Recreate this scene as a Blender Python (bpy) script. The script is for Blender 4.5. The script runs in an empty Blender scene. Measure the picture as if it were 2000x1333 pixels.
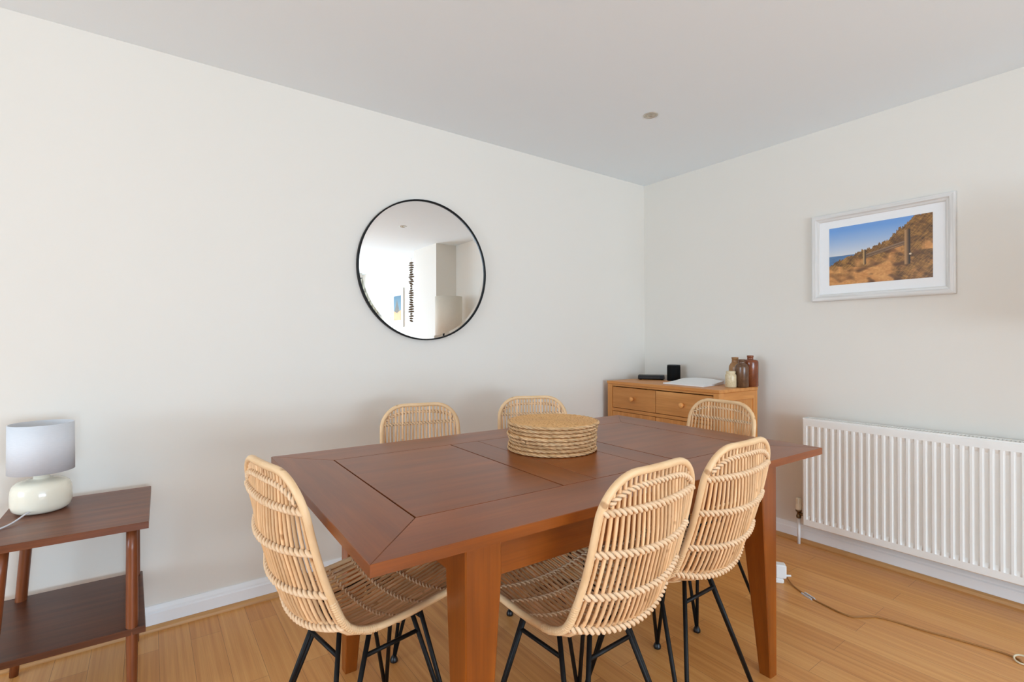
import bpy, math, random
from math import sin, cos, pi, radians, sqrt
from mathutils import Vector, Matrix
random.seed(7)
scene = bpy.context.scene
COL = scene.collection

# ------------------------------------------------------------------ camera
cam_d = bpy.data.cameras.new('camera')
cam_d.sensor_width = 36.0
cam_d.lens = 975.395 / 2000 * 36.0
cam_d.clip_start = 0.02
cam = bpy.data.objects.new('camera', cam_d)
COL.objects.link(cam)
YAW, PITCH, ROLL = radians(53.9835), radians(0.1079), radians(-0.1209)
_f = Vector((cos(YAW) * cos(PITCH), sin(YAW) * cos(PITCH), sin(PITCH)))
_r = Vector((sin(YAW), -cos(YAW), 0))
_u = _r.cross(_f)
_r2 = _r * cos(ROLL) + _u * sin(ROLL)
_u2 = -_r * sin(ROLL) + _u * cos(ROLL)
m = Matrix((( _r2.x, _u2.x, -_f.x), (_r2.y, _u2.y, -_f.y), (_r2.z, _u2.z, -_f.z))).to_4x4()
m.translation = Vector((-3.1381, -2.55025, 1.18289))
cam.matrix_world = m
scene.camera = cam

# ------------------------------------------------------------------ light
scene.view_settings.view_transform = 'Standard'
scene.view_settings.look = 'None'
scene.view_settings.gamma = 1.0
scene.view_settings.exposure = 0.04
scene.view_settings.use_curve_mapping = False
scene.cycles.max_bounces = 12
scene.cycles.diffuse_bounces = 7
scene.cycles.glossy_bounces = 5
scene.cycles.transparent_max_bounces = 12
scene.cycles.sample_clamp_indirect = 6.0

W = bpy.data.worlds.new('daylight'); scene.world = W; W.use_nodes = True
W.node_tree.nodes['Background'].inputs[0].default_value = (0.80, 0.90, 1.0, 1)
W.node_tree.nodes['Background'].inputs[1].default_value = 1.0

def area(name, loc, rot, sx, sy, power, color):
    d = bpy.data.lights.new(name, 'AREA'); d.shape = 'RECTANGLE'; d.size = sx; d.size_y = sy
    d.energy = power; d.color = color
    o = bpy.data.objects.new(name, d); COL.objects.link(o); o.location = loc; o.rotation_euler = rot
    return o
XW, YW, HC = -7.6, -6.6, 2.40          # far side wall, back wall, ceiling height
# skylight through the glazed back doors; the uplight and side lamps are added fill
area('sky_garden_doors', (-2.25, YW - 0.45, 1.25), (radians(72), 0, 0), 2.9, 2.0, 70, (0.54, 0.755, 1.0))
area('uplight_fill_garden_doors', (-2.25, YW - 0.45, 0.9), (radians(146), 0, 0), 2.9, 1.6, 270, (0.67, 0.845, 1.0))  # uplight added outside the doors to brighten the ceiling
area('side_fill', (XW - 0.35, -1.9, 1.6), (radians(86), 0, radians(-108)), 2.6, 1.4, 70, (0.54, 0.765, 1.0))  # added lamp that fills the right wall from the side
area('side_uplight_fill', (XW - 0.35, -1.9, 1.2), (radians(106), 0, radians(-112)), 2.6, 1.2, 112, (0.62, 0.825, 1.0))  # second added side lamp, tilted up to lift right wall and ceiling

# ------------------------------------------------------------------ mesh helpers
class MB:
    def __init__(s): s.v = []; s.f = []; s.gc = []; s.tint = []; s.sm = []
    def add(s, verts, faces, smooth=False, gc=None, tint=1.0):
        b = len(s.v); s.v += [tuple(p) for p in verts]
        s.f += [tuple(b + i for i in f) for f in faces]; s.sm += [smooth] * len(faces)
        s.gc += [tuple(g) for g in (gc if gc is not None else verts)]
        s.tint += list(tint) if isinstance(tint, (list, tuple)) else [tint] * len(verts)
    def xform(s, M): s.v = [tuple(M @ Vector(p)) for p in s.v]; return s
    def build(s, name, mat, parent=None):
        me = bpy.data.meshes.new(name); me.from_pydata(s.v, [], s.f); me.update()
        for p, q in zip(me.polygons, s.sm): p.use_smooth = q
        a = me.attributes.new('gc', 'FLOAT_VECTOR', 'POINT'); a.data.foreach_set('vector', [c for g in s.gc for c in g])
        a = me.attributes.new('tint', 'FLOAT', 'POINT'); a.data.foreach_set('value', s.tint)
        me.materials.append(mat)
        o = bpy.data.objects.new(name, me); COL.objects.link(o)
        if parent: o.parent = parent
        return o

def grain(verts, axis, off=None):
    off = off or (random.uniform(0, 50), random.uniform(0, 50), random.uniform(0, 50))
    k = {'x': (0, 1, 2), 'y': (1, 0, 2), 'z': (2, 0, 1)}[axis]
    return [tuple(p[k[i]] + off[i] for i in range(3)) for p in verts]

def add_box(mb, lo, hi, c=0.002, axis='x', tint=1.0, off=None):
    x0, y0, z0 = lo; x1, y1, z1 = hi
    c = min(c, 0.49 * (x1 - x0), 0.49 * (y1 - y0), 0.49 * (z1 - z0))
    V, idx = [], {}
    for sx in (0, 1):
        for sy in (0, 1):
            for sz in (0, 1):
                P = [(x0, x1)[sx], (y0, y1)[sy], (z0, z1)[sz]]; I = [(c, -c)[sx], (c, -c)[sy], (c, -c)[sz]]
                for a in range(3):
                    q = [P[i] + (0 if i == a else I[i]) for i in range(3)]
                    idx[(sx, sy, sz, a)] = len(V); V.append(tuple(q))
    F = []
    for a in range(3):
        o1, o2 = [(1, 2), (2, 0), (0, 1)][a]
        for s in (0, 1):
            def key(u, w):
                t = [0, 0, 0]; t[a] = s; t[o1] = u; t[o2] = w; return idx[(t[0], t[1], t[2], a)]
            q = [key(0, 0), key(1, 0), key(1, 1), key(0, 1)]
            F.append(tuple(q if s else q[::-1]))
    for a in range(3):                       # edges along axis a
        o1, o2 = [(1, 2), (2, 0), (0, 1)][a]
        for u in (0, 1):
            for w in (0, 1):
                def key(t_, ax):
                    t = [0, 0, 0]; t[a] = t_; t[o1] = u; t[o2] = w; return idx[(t[0], t[1], t[2], ax)]
                q = [key(0, o1), key(1, o1), key(1, o2), key(0, o2)]
                F.append(tuple(q if (u ^ w) else q[::-1]))
    for sx in (0, 1):
        for sy in (0, 1):
            for sz in (0, 1):
                q = [idx[(sx, sy, sz, a)] for a in range(3)]
                F.append(tuple(q if (sx + sy + sz) % 2 else q[::-1]))
    mb.add(V, F, False, grain(V, axis, off), tint)

def add_prism(mb, poly, z0, z1, c=0.0015, gdir=0.0, tint=1.0):
    """vertical prism of a convex CCW polygon with a chamfered top edge; gdir = grain direction angle"""
    n = len(poly); inn = []
    for i in range(n):
        a, b, d = Vector(poly[i - 1]), Vector(poly[i]), Vector(poly[(i + 1) % n])
        e1 = (b - a).normalized(); e2 = (d - b).normalized()
        n1 = Vector((-e1.y, e1.x)); n2 = Vector((-e2.y, e2.x))
        k = (n1 + n2); k = k / max(0.2, (1 + n1.dot(n2)))
        inn.append(b + k * c)
    V = [(p[0], p[1], z0) for p in poly] + [(p[0], p[1], z1 - c) for p in poly] + [(p.x, p.y, z1) for p in inn]
    F = [tuple(range(n))[::-1], tuple(range(2 * n, 3 * n))]
    for i in range(n):
        j = (i + 1) % n
        F += [(i, j, n + j, n + i), (n + i, n + j, 2 * n + j, 2 * n + i)]
    off = [random.uniform(0, 50) for _ in range(3)]
    G = [(x * cos(gdir) + y * sin(gdir) + off[0], -x * sin(gdir) + y * cos(gdir) + off[1], z + off[2]) for x, y, z in V]
    mb.add(V, F, False, G, tint)

def frames(pts, closed=False):
    n = len(pts); T = []
    for i in range(n):
        a = pts[i - 1] if (i > 0 or closed) else pts[i]
        b = pts[(i + 1) % n] if (i < n - 1 or closed) else pts[i]
        T.append((b - a).normalized())
    t = T[0]; up = Vector((0, 0, 1)) if abs(t.z) < 0.9 else Vector((1, 0, 0))
    N = [(up - t * up.dot(t)).normalized()]
    for i in range(1, n):
        v = N[-1] - T[i] * N[-1].dot(T[i])
        N.append(v.normalized() if v.length > 1e-6 else N[-1])
    return T, N

def add_tube(mb, pts, r, sides=8, closed=False, cap=True, tint=1.0, goff=None):
    pts = [Vector(p) for p in pts]; n = len(pts); T, N = frames(pts, closed)
    R = r if isinstance(r, (list, tuple)) else [r] * n
    V, G, L = [], [], 0.0
    goff = goff or [random.uniform(0, 50) for _ in range(3)]
    for i in range(n):
        if i: L += (pts[i] - pts[i - 1]).length
        B = T[i].cross(N[i])
        for k in range(sides):
            a = 2 * pi * k / sides
            o = (N[i] * cos(a) + B * sin(a)) * R[i]
            V.append(pts[i] + o); G.append((L + goff[0], R[i] * cos(a) + goff[1], R[i] * sin(a) + goff[2]))
    F = []
    for i in range(n if closed else n - 1):
        j = (i + 1) % n
        for k in range(sides):
            l = (k + 1) % sides
            F.append((i * sides + k, i * sides + l, j * sides + l, j * sides + k))
    if cap and not closed:
        F.append(tuple(range(sides))[::-1]); F.append(tuple((n - 1) * sides + k for k in range(sides)))
    mb.add(V, F, True, G, tint)

def add_lathe(mb, prof, center=(0, 0, 0), seg=40, tint=1.0, M=None):
    """prof: list of (r, z); ends on the axis are closed"""
    V, F, idx = [], [], []
    for r, z in prof:
        if r < 1e-6: idx.append([len(V)] * seg); V.append(Vector((0, 0, z)))
        else:
            idx.append(list(range(len(V), len(V) + seg)))
            V += [Vector((r * cos(2 * pi * k / seg), r * sin(2 * pi * k / seg), z)) for k in range(seg)]
    for i in range(len(prof) - 1):
        for k in range(seg):
            l = (k + 1) % seg
            q = [idx[i][k], idx[i][l], idx[i + 1][l], idx[i + 1][k]]
            q = [x for n_, x in enumerate(q) if x not in q[:n_]]
            if len(q) > 2: F.append(tuple(q))
    if M is not None: V = [M @ p for p in V]
    V = [p + Vector(center) for p in V]
    mb.add(V, F, True, grain(V, 'z', (0, 0, 0)), tint)

def smooth(pts, n=8, closed=False):
    pts = [Vector(p) for p in pts]; out = []; N = len(pts)
    rng = range(N) if closed else range(N - 1)
    for i in rng:
        if closed: a, b, c, d = pts[i - 1], pts[i], pts[(i + 1) % N], pts[(i + 2) % N]
        else: a, b, c, d = pts[max(i - 1, 0)], pts[i], pts[i + 1], pts[min(i + 2, N - 1)]
        for k in range(n):
            t = k / n
            out.append(0.5 * ((2 * b) + (c - a) * t + (2 * a - 5 * b + 4 * c - d) * t * t + (3 * b - a - 3 * c + d) * t ** 3))
    if not closed: out.append(pts[-1])
    return out

def add_twist(mb, path, r_off, r, pitch, strands=2, sides=5, closed=False, per=6, tint=(0.9, 1.1)):
    """strands twisted round a path"""
    path = [Vector(p) for p in path]
    P = path + ([path[0]] if closed else [])
    cum = [0.0]
    for i in range(1, len(P)): cum.append(cum[-1] + (P[i] - P[i - 1]).length)
    L = cum[-1]; turns = max(1, round(L / pitch)); n = turns * per
    pts, j = [], 0
    for i in range(n + (0 if closed else 1)):
        d = L * i / n
        while j < len(cum) - 2 and cum[j + 1] < d: j += 1
        t = (d - cum[j]) / max(1e-9, cum[j + 1] - cum[j]); pts.append(P[j].lerp(P[j + 1], t))
    T, N = frames(pts, closed)
    for s in range(strands):
        q = []
        for i, p in enumerate(pts):
            a = 2 * pi * i / per + 2 * pi * s / strands; B = T[i].cross(N[i])
            q.append(p + (N[i] * cos(a) + B * sin(a)) * r_off)
        add_tube(mb, q, r, sides, closed, True, random.uniform(*tint))

# ------------------------------------------------------------------ object helpers
def tag(o, label, cat, group=None, kind=None):
    o['label'] = label; o['category'] = cat
    if group: o['group'] = group
    if kind: o['kind'] = kind
    return o
def thing(name, label, cat, loc=(0, 0, 0), rz=0.0, group=None):
    o = bpy.data.objects.new(name, None); COL.objects.link(o); o.empty_display_size = 0.05
    o.location = loc; o.rotation_euler = (0, 0, rz)
    return tag(o, label, cat, group)
def kids(o): return [c for c in COL.objects if c.parent == o]
def copy_tree(o, parent=None):
    c = o.copy(); COL.objects.link(c)
    if parent: c.parent = parent
    for ch in kids(o): copy_tree(ch, c)
    return c
def struct(name, mb, mat, parent=None):
    o = mb.build(name, mat, parent); o['kind'] = 'structure'; return o

# ------------------------------------------------------------------ materials
def srgb(r, g, b):
    f = lambda c: (c / 255) / 12.92 if c / 255 <= 0.04045 else ((c / 255 + 0.055) / 1.055) ** 2.4
    return (f(r), f(g), f(b), 1)
class Mat:
    def __init__(s, name):
        s.m = bpy.data.materials.new(name); s.m.use_nodes = True; s.t = s.m.node_tree; s.n = s.t.nodes; s.l = s.t.links
        s.b = s.n['Principled BSDF']
    def node(s, typ, **kw):
        n = s.n.new(typ)
        for k, v in kw.items():
            if k.startswith('i_'):
                key = k[2:]; key = int(key) if key.isdigit() else key
                n.inputs[key].default_value = v
            else: setattr(n, k, v)
        return n
    def link(s, a, b): s.l.new(a, b)
    def attr(s, name): return s.node('ShaderNodeAttribute', attribute_name=name)
    def mapping(s, vec, scale):
        mp = s.node('ShaderNodeMapping'); mp.inputs['Scale'].default_value = scale; s.link(vec, mp.inputs['Vector']); return mp.outputs['Vector']
    def noise(s, vec, scale, detail=3, rough=0.55):
        n = s.node('ShaderNodeTexNoise'); n.inputs['Scale'].default_value = scale; n.inputs['Detail'].default_value = detail
        n.inputs['Roughness'].default_value = rough; s.link(vec, n.inputs['Vector']); return n.outputs['Fac']
    def ramp(s, fac, stops):
        r = s.node('ShaderNodeValToRGB'); e = r.color_ramp.elements
        while len(e) < len(stops): e.new(0.5)
        for k, (p, c) in enumerate(stops): e[k].position = p; e[k].color = c
        s.link(fac, r.inputs['Fac']); return r.outputs['Color']
    def mix(s, a, b, fac, mode='MIX'):
        x = s.node('ShaderNodeMix', data_type='RGBA', blend_type=mode)
        for sock, val in ((x.inputs[0], fac), (x.inputs[6], a), (x.inputs[7], b)):
            if hasattr(val, 'links') or hasattr(val, 'is_linked'): s.link(val, sock)
            else: sock.default_value = val
        return x.outputs[2]
    def math(s, op, a, b=None):
        x = s.node('ShaderNodeMath', operation=op)
        for sock, val in ((x.inputs[0], a), (x.inputs[1], b)):
            if val is None: continue
            if hasattr(val, 'is_linked'): s.link(val, sock)
            else: sock.default_value = val
        return x.outputs[0]
    def bump(s, h, strength, dist=0.001):
        b = s.node('ShaderNodeBump'); b.inputs['Strength'].default_value = strength; b.inputs['Distance'].default_value = dist
        s.link(h, b.inputs['Height']); s.link(b.outputs['Normal'], s.b.inputs['Normal'])
    def out(s, color, rough, spec=0.5):
        if hasattr(color, 'is_linked'): s.link(color, s.b.inputs['Base Color'])
        else: s.b.inputs['Base Color'].default_value = color
        if hasattr(rough, 'is_linked'): s.link(rough, s.b.inputs['Roughness'])
        else: s.b.inputs['Roughness'].default_value = rough
        s.b.inputs['Specular IOR Level'].default_value = spec
        return s.m
    def tinted(s, color):
        t = s.attr('tint').outputs['Fac']
        return s.mix(color, t, 1.0, 'MULTIPLY')

def plain(name, col, rough=0.5, spec=0.5, metal=0.0, nz=0.03, scale=40):
    M = Mat(name); g = M.node('ShaderNodeNewGeometry').outputs['Position']
    n = M.noise(g, scale, 3); c = M.mix(col, tuple(x * (1 - nz) for x in col[:3]) + (1,), n)
    M.b.inputs['Metallic'].default_value = metal
    return M.out(c, rough, spec)

def wood(name, stops, rough, spec=0.5, scale=(1.0, 14, 14), coat=0.0, fine=0.35, rvar=0.08, blotch=0.0, bump=0.03):
    M = Mat(name); gc = M.attr('gc').outputs['Vector']
    v = M.mapping(gc, scale)
    n1 = M.noise(v, 2.2, 4, 0.6)
    v2 = M.mapping(gc, (4, 160, 160)); n2 = M.noise(v2, 1.5, 2)
    base = M.ramp(n1, stops)
    dark = M.ramp(n2, [(0.3, (0.62, 0.58, 0.55, 1)), (0.62, (1, 1, 1, 1))])
    c = M.mix(base, dark, fine, 'MULTIPLY')
    if blotch:
        v3 = M.mapping(gc, (2.2, 5, 5)); n3 = M.noise(v3, 1.6, 3)
        c = M.mix(c, M.ramp(n3, [(0.28, (0.55, 0.5, 0.47, 1)), (0.72, (1.1, 1.1, 1.1, 1))]), blotch, 'MULTIPLY')
    c = M.tinted(c)
    n4 = M.noise(M.mapping(gc, (3, 9, 9)), 2.0, 2)
    r = M.math('ADD', M.math('MULTIPLY', n4, rvar), rough - rvar / 2)
    M.b.inputs['Coat Weight'].default_value = coat; M.b.inputs['Coat Roughness'].default_value = 0.22
    if bump: M.bump(n2, bump, 0.0004)
    return M.out(c, r, spec)

M_WALL = Mat('wall_paint')
_g = M_WALL.node('ShaderNodeNewGeometry').outputs['Position']
_n = M_WALL.noise(_g, 1.3, 3); _c = M_WALL.mix(srgb(227, 221, 212), srgb(224, 218, 208), _n)
_n2 = M_WALL.noise(_g, 320, 2); M_WALL.bump(_n2, 0.06, 0.0008)
M_WALL = M_WALL.out(_c, 0.62, 0.35)
M_CEIL = plain('ceiling_paint', srgb(236, 243, 247), 0.85, 0.2, nz=0.012, scale=2)
M_TRIM = plain('white_gloss_paint', srgb(238, 238, 238), 0.32, 0.5, nz=0.02)
M_RAD = plain('radiator_enamel', srgb(238, 236, 231), 0.35, 0.5, nz=0.01)
M_PLASTIC = plain('white_plastic', srgb(235, 235, 233), 0.4, 0.5)
M_BLACK = plain('black_metal', srgb(13, 13, 14), 0.5, 0.25, nz=0.2)
M_BLKPL = plain('black_plastic', srgb(17, 17, 19), 0.38, 0.5, nz=0.2)
M_BLKCLOTH = plain('speaker_cloth', srgb(14, 14, 15), 0.8, 0.2, nz=0.5, scale=600)
M_CHROME = plain('chrome', srgb(170, 168, 164), 0.28, 0.5, metal=1.0)
M_BRASS = plain('aged_brass', srgb(140, 122, 96), 0.4, 0.5, metal=1.0, nz=0.3)
M_CREAM = plain('cream_ceramic', srgb(236, 229, 210), 0.12, 0.5, nz=0.01)
M_PAPER = plain('white_paper', srgb(240, 240, 240), 0.7, 0.3, nz=0.02)
M_CORD = plain('white_braided_cord', srgb(226, 226, 230), 0.7, 0.3, nz=0.15, scale=900)
M_TANCORD = plain('tan_flex', srgb(158, 108, 56), 0.5, 0.4)
M_BULBIN = plain('downlight_reflector', srgb(205, 196, 180), 0.35, 0.5, metal=0.6)
M_CURTAIN = plain('patterned_curtain', srgb(205, 198, 180), 0.9, 0.2, nz=0.35, scale=9)
M_DRIFT = plain('driftwood', srgb(112, 92, 74), 0.9, 0.2, nz=0.5, scale=60)
M_STRING = plain('jute_string', srgb(170, 150, 120), 0.9, 0.2)

M = Mat('lamp_shade_linen'); gc = M.attr('gc').outputs['Vector']
_g = M.node('ShaderNodeTexCoord').outputs['Object']
w1 = M.noise(M.mapping(_g, (60, 60, 700)), 1.0, 2); c = M.mix(srgb(222, 223, 226), srgb(208, 210, 215), w1)
M.bump(w1, 0.15, 0.0005); M_SHADE = M.out(c, 0.85, 0.2)
M = Mat('drum_shade_linen'); _g = M.node('ShaderNodeTexCoord').outputs['Object']
w1 = M.noise(M.mapping(_g, (500, 500, 60)), 1.0, 2); c = M.mix(srgb(226, 216, 200), srgb(206, 195, 178), w1)
M_DRUM = M.out(c, 0.9, 0.2)

M = Mat('mirror_glass'); M.b.inputs['Metallic'].default_value = 1.0
M_MIRROR = M.out((0.93, 0.935, 0.93, 1), 0.0)

M = Mat('window_glass'); tr = M.node('ShaderNodeBsdfTransparent'); gl = M.node('ShaderNodeBsdfGlossy'); gl.inputs['Roughness'].default_value = 0.02
mx = M.node('ShaderNodeMixShader'); mx.inputs[0].default_value = 0.05
M.link(tr.outputs[0], mx.inputs[1]); M.link(gl.outputs[0], mx.inputs[2]); M.link(mx.outputs[0], M.n['Material Output'].inputs['Surface'])
M_GLASS = M.m

# table: reddish brown stained hardwood under satin lacquer
M_TABLE = wood('stained_hardwood', [(0.2, srgb(116, 56, 9)), (0.5, srgb(138, 69, 12)), (0.8, srgb(160, 85, 19))], 0.295, 0.5, (0.7, 9, 9), 0.0, 0.30, 0.015, 0.36, 0.0)
M_OAK = wood('honey_oak', [(0.25, srgb(192, 124, 60)), (0.55, srgb(210, 142, 76)), (0.8, srgb(222, 158, 92))], 0.42, 0.4, (1.0, 12, 12), 0, 0.3)
M_WALNUT = wood('dark_teak', [(0.25, srgb(88, 44, 22)), (0.55, srgb(116, 62, 32)), (0.8, srgb(138, 78, 42))], 0.33, 0.45, (1.2, 16, 16), 0, 0.45)
M_BEAD = wood('bamboo_bead', [(0.3, srgb(186, 134, 80)), (0.7, srgb(204, 154, 98))], 0.4, 0.4, (0.7, 20, 20))
M_LIMED = wood('limed_white_wood', [(0.3, srgb(214, 211, 206)), (0.7, srgb(232, 230, 227))], 0.6, 0.3, (1.5, 30, 30), 0, 0.18)

# bamboo strip floor, boards running along y
M = Mat('bamboo_floor'); pos = M.node('ShaderNodeNewGeometry').outputs['Position']
sep = M.node('ShaderNodeSeparateXYZ'); M.link(pos, sep.inputs[0])
cmb = M.node('ShaderNodeCombineXYZ')
M.link(M.math('ADD', sep.outputs[1], 20.35), cmb.inputs[0]); M.link(M.math('ADD', sep.outputs[0], 3.108 + 0.1045 * 100), cmb.inputs[1])
br = M.node('ShaderNodeTexBrick', offset=0.37, offset_frequency=2)
M.link(cmb.outputs[0], br.inputs['Vector'])
for k, v in (('Color1', (0, 0, 0, 1)), ('Color2', (1, 1, 1, 1)), ('Mortar', (0.5, 0.5, 0.5, 1)), ('Scale', 1.0), ('Mortar Size', 0.0007), ('Mortar Smooth', 0.3), ('Bias', 0.0), ('Brick Width', 1.12), ('Row Height', 0.1045)):
    br.inputs[k].default_value = v
rnd = M.node('ShaderNodeSeparateColor'); M.link(br.outputs['Color'], rnd.inputs[0])
strips = M.noise(M.mapping(pos, (55, 0.9, 1)), 1.0, 2)                 # bamboo strips
fib = M.noise(M.mapping(pos, (420, 5, 1)), 1.0, 2)
fac = M.math('ADD', M.math('MULTIPLY', rnd.outputs[0], 0.35), M.math('MULTIPLY', M.math('ADD', M.math('MULTIPLY', M.math('SUBTRACT', strips, 0.5), 1.7), 0.5), 0.65))
c = M.ramp(fac, [(0.18, srgb(196, 131, 67)), (0.5, srgb(212, 149, 82)), (0.85, srgb(224, 166, 99))])
c = M.mix(c, M.ramp(fib, [(0.3, (0.84, 0.81, 0.78, 1)), (0.6, (1, 1, 1, 1))]), 0.6, 'MULTIPLY')
c = M.mix(c, srgb(110, 66, 34), M.math('MULTIPLY', br.outputs['Fac'], 0.75))
M.bump(M.math('SUBTRACT', 1.0, br.outputs['Fac']), 0.25, 0.0006)
M_FLOOR = M.out(c, M.math('ADD', M.math('MULTIPLY', strips, 0.1), 0.30), 0.45)

def rattan(name, stops, rough=0.5, knots=True):
    M = Mat(name); gc = M.attr('gc').outputs['Vector']
    n1 = M.noise(M.mapping(gc, (14, 60, 60)), 1.0, 3)
    c = M.ramp(n1, stops)
    if knots:
        k = M.noise(M.mapping(gc, (22, 20, 20)), 1.0, 1)
        c = M.mix(c, M.ramp(k, [(0.70, (1, 1, 1, 1)), (0.76, (0.45, 0.3, 0.18, 1))]), 0.7, 'MULTIPLY')
    c = M.tinted(c)
    f = M.noise(M.mapping(gc, (30, 900, 900)), 1.0, 2); M.bump(f, 0.15, 0.0005)
    return M.out(c, rough, 0.35)
M_CANE = rattan('rattan_cane', [(0.3, srgb(210, 164, 116)), (0.7, srgb(230, 190, 146))])
M_RIM = rattan('rattan_pole', [(0.3, srgb(220, 178, 130)), (0.7, srgb(236, 200, 156))], 0.45)
M_BIND = rattan('rattan_core_binding', [(0.3, srgb(222, 184, 142)), (0.7, srgb(238, 206, 170))], 0.65, False)
M_GRASS = rattan('dried_water_hyacinth', [(0.25, srgb(172, 132, 88)), (0.5, srgb(220, 178, 130)), (0.8, srgb(240, 208, 166))], 0.75, True)

def stone(name, stops, rough):
    M = Mat(name); g = M.node('ShaderNodeTexCoord').outputs['Object']
    n = M.noise(g, 18, 4, 0.6); n2 = M.noise(g, 160, 2)
    c = M.mix(M.ramp(n, stops), M.ramp(n2, [(0.35, (0.7, 0.66, 0.6, 1)), (0.55, (1, 1, 1, 1))]), 0.5, 'MULTIPLY')
    return M.out(c, rough, 0.5)
M_RED = stone('salt_glazed_red_brown', [(0.3, srgb(112, 56, 30)), (0.7, srgb(142, 78, 46))], 0.22)
M_DKBR = stone('salt_glazed_dark_brown', [(0.3, srgb(88, 58, 38)), (0.7, srgb(116, 82, 56))], 0.25)
M_TAN = stone('two_tone_tan_stoneware', [(0.3, srgb(146, 98, 56)), (0.7, srgb(172, 126, 80))], 0.3)
M_JAR = stone('cream_stoneware', [(0.3, srgb(206, 186, 148)), (0.7, srgb(220, 204, 170))], 0.3)

# ------------------------------------------------------------------ room shell
def wall_box(name, lo, hi, mat=M_WALL):
    mb = MB(); add_box(mb, lo, hi, 0.0005); return struct(name, mb, mat)
T = 0.12
wall_box('floor', (XW - T, YW - T, -0.1), (T, T, 0.0), M_FLOOR)
wall_box('ceiling', (XW - T, YW - T, HC), (T, T, HC + 0.1), M_CEIL)
wall_box('wall_left', (XW - T, 0, 0), (T, T, HC))
wall_box('wall_right', (0, YW - T, 0), (T, 0, HC))
wall_box('wall_pier', (-0.28, -3.63, 0), (0, -3.0, HC))
def holed(name, boxes):
    mb = MB()
    for lo, hi in boxes: add_box(mb, lo, hi, 0.0005)
    return struct(name, mb, M_WALL)
DX0, DX1, DZ1 = -3.75, -0.75, 2.16
holed('wall_back', [((XW - T, YW - T, 0), (DX0, YW, HC)), ((DX1, YW - T, 0), (0, YW, HC)), ((DX0, YW - T, DZ1), (DX1, YW, HC))])
WY0, WY1, WZ0, WZ1 = -3.3, -0.5, 0.60, 2.14
holed('wall_side', [((XW - T, YW, 0), (XW, WY0, HC)), ((XW - T, WY1, 0), (XW, 0, HC)), ((XW - T, WY0, 0), (XW, WY1, WZ0)), ((XW - T, WY0, WZ1), (XW, WY1, HC))])
def window_frame(name, axis, a0, a1, z0, z1, plane, panes):
    w = bpy.data.objects.new(name, None); COL.objects.link(w); w['kind'] = 'structure'
    mb = MB(); t = 0.055
    def bx(u0, u1, v0, v1, d=0.035):
        if axis == 'x': add_box(mb, (u0, plane - d, v0), (u1, plane + d, v1), 0.004)
        else: add_box(mb, (plane - d, u0, v0), (plane + d, u1, v1), 0.004)
    bx(a0, a1, z0, z0 + t); bx(a0, a1, z1 - t, z1)
    for k in range(panes + 1):
        u = a0 + (a1 - a0 - t) * k / panes; bx(u, u + t, z0 + t, z1 - t)
    struct('window_frame', mb, M_TRIM, w)
    for k in range(panes):
        u0 = a0 + t + (a1 - a0 - t) * k / panes; u1 = a0 + (a1 - a0 - t) * (k + 1) / panes
        mb = MB()
        if axis == 'x': add_box(mb, (u0, plane - 0.003, z0 + t), (u1, plane + 0.003, z1 - t), 0.0005)
        else: add_box(mb, (plane - 0.003, u0, z0 + t), (plane + 0.003, u1, z1 - t), 0.0005)
        struct('pane', mb, M_GLASS, w)
window_frame('window_1', 'x', DX0, DX1, 0.0, DZ1, YW - 0.06, 3)
window_frame('fill_window', 'y', WY0, WY1, WZ0, WZ1, XW - 0.06, 2)  # unseen window, made up to let the side fill lamps in

def skirting(name, p0, p1, inward, h=0.095, t=0.018):
    """moulded skirting: profile extruded from p0 to p1, inward = unit vector into the room"""
    prof = [(0, 0), (t, 0), (t, h * 0.70), (t * 0.75, h * 0.76), (t * 0.72, h * 0.84), (t * 0.45, h * 0.95), (t * 0.3, h), (0, h)]
    V = []
    for p in (p0, p1):
        for d, z in prof: V.append((p[0] + inward[0] * d, p[1] + inward[1] * d, z))
    n = len(prof); F = [(i, (i + 1) % n, n + (i + 1) % n, n + i) for i in range(n)] + [tuple(range(n))[::-1], tuple(range(n, 2 * n))]
    mb = MB(); mb.add(V, F); return struct(name, mb, M_TRIM)
skirting('baseboard_left', (XW, 0), (0, 0), (0, -1))
skirting('baseboard_right', (0, 0), (0, -3.0), (-1, 0))
skirting('baseboard_back', (0, -3.63), (0, YW), (-1, 0))
def bead(name, p0, p1, inward, base=0.018, r=0.019):
    prof = [(0, 0)] + [(r * cos(a * pi / 12), r * 1.08 * sin(a * pi / 12)) for a in range(7)]
    V = []
    for p in (p0, p1):
        for d, z in prof: V.append((p[0] + inward[0] * (d + base), p[1] + inward[1] * (d + base), z))
    n = len(prof); F = [(i, (i + 1) % n, n + (i + 1) % n, n + i) for i in range(n)] + [tuple(range(n))[::-1], tuple(range(n, 2 * n))]
    mb = MB(); G = [(v[0] + v[1], v[2], v[1] * 0.01) for v in V]; mb.add(V, F, False, G); return struct(name, mb, M_BEAD)
bead('trim_1', (XW, 0), (-0.018, 0), (0, -1))
bead('trim_2', (0, -0.018), (0, -3.0), (-1, 0))

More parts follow.
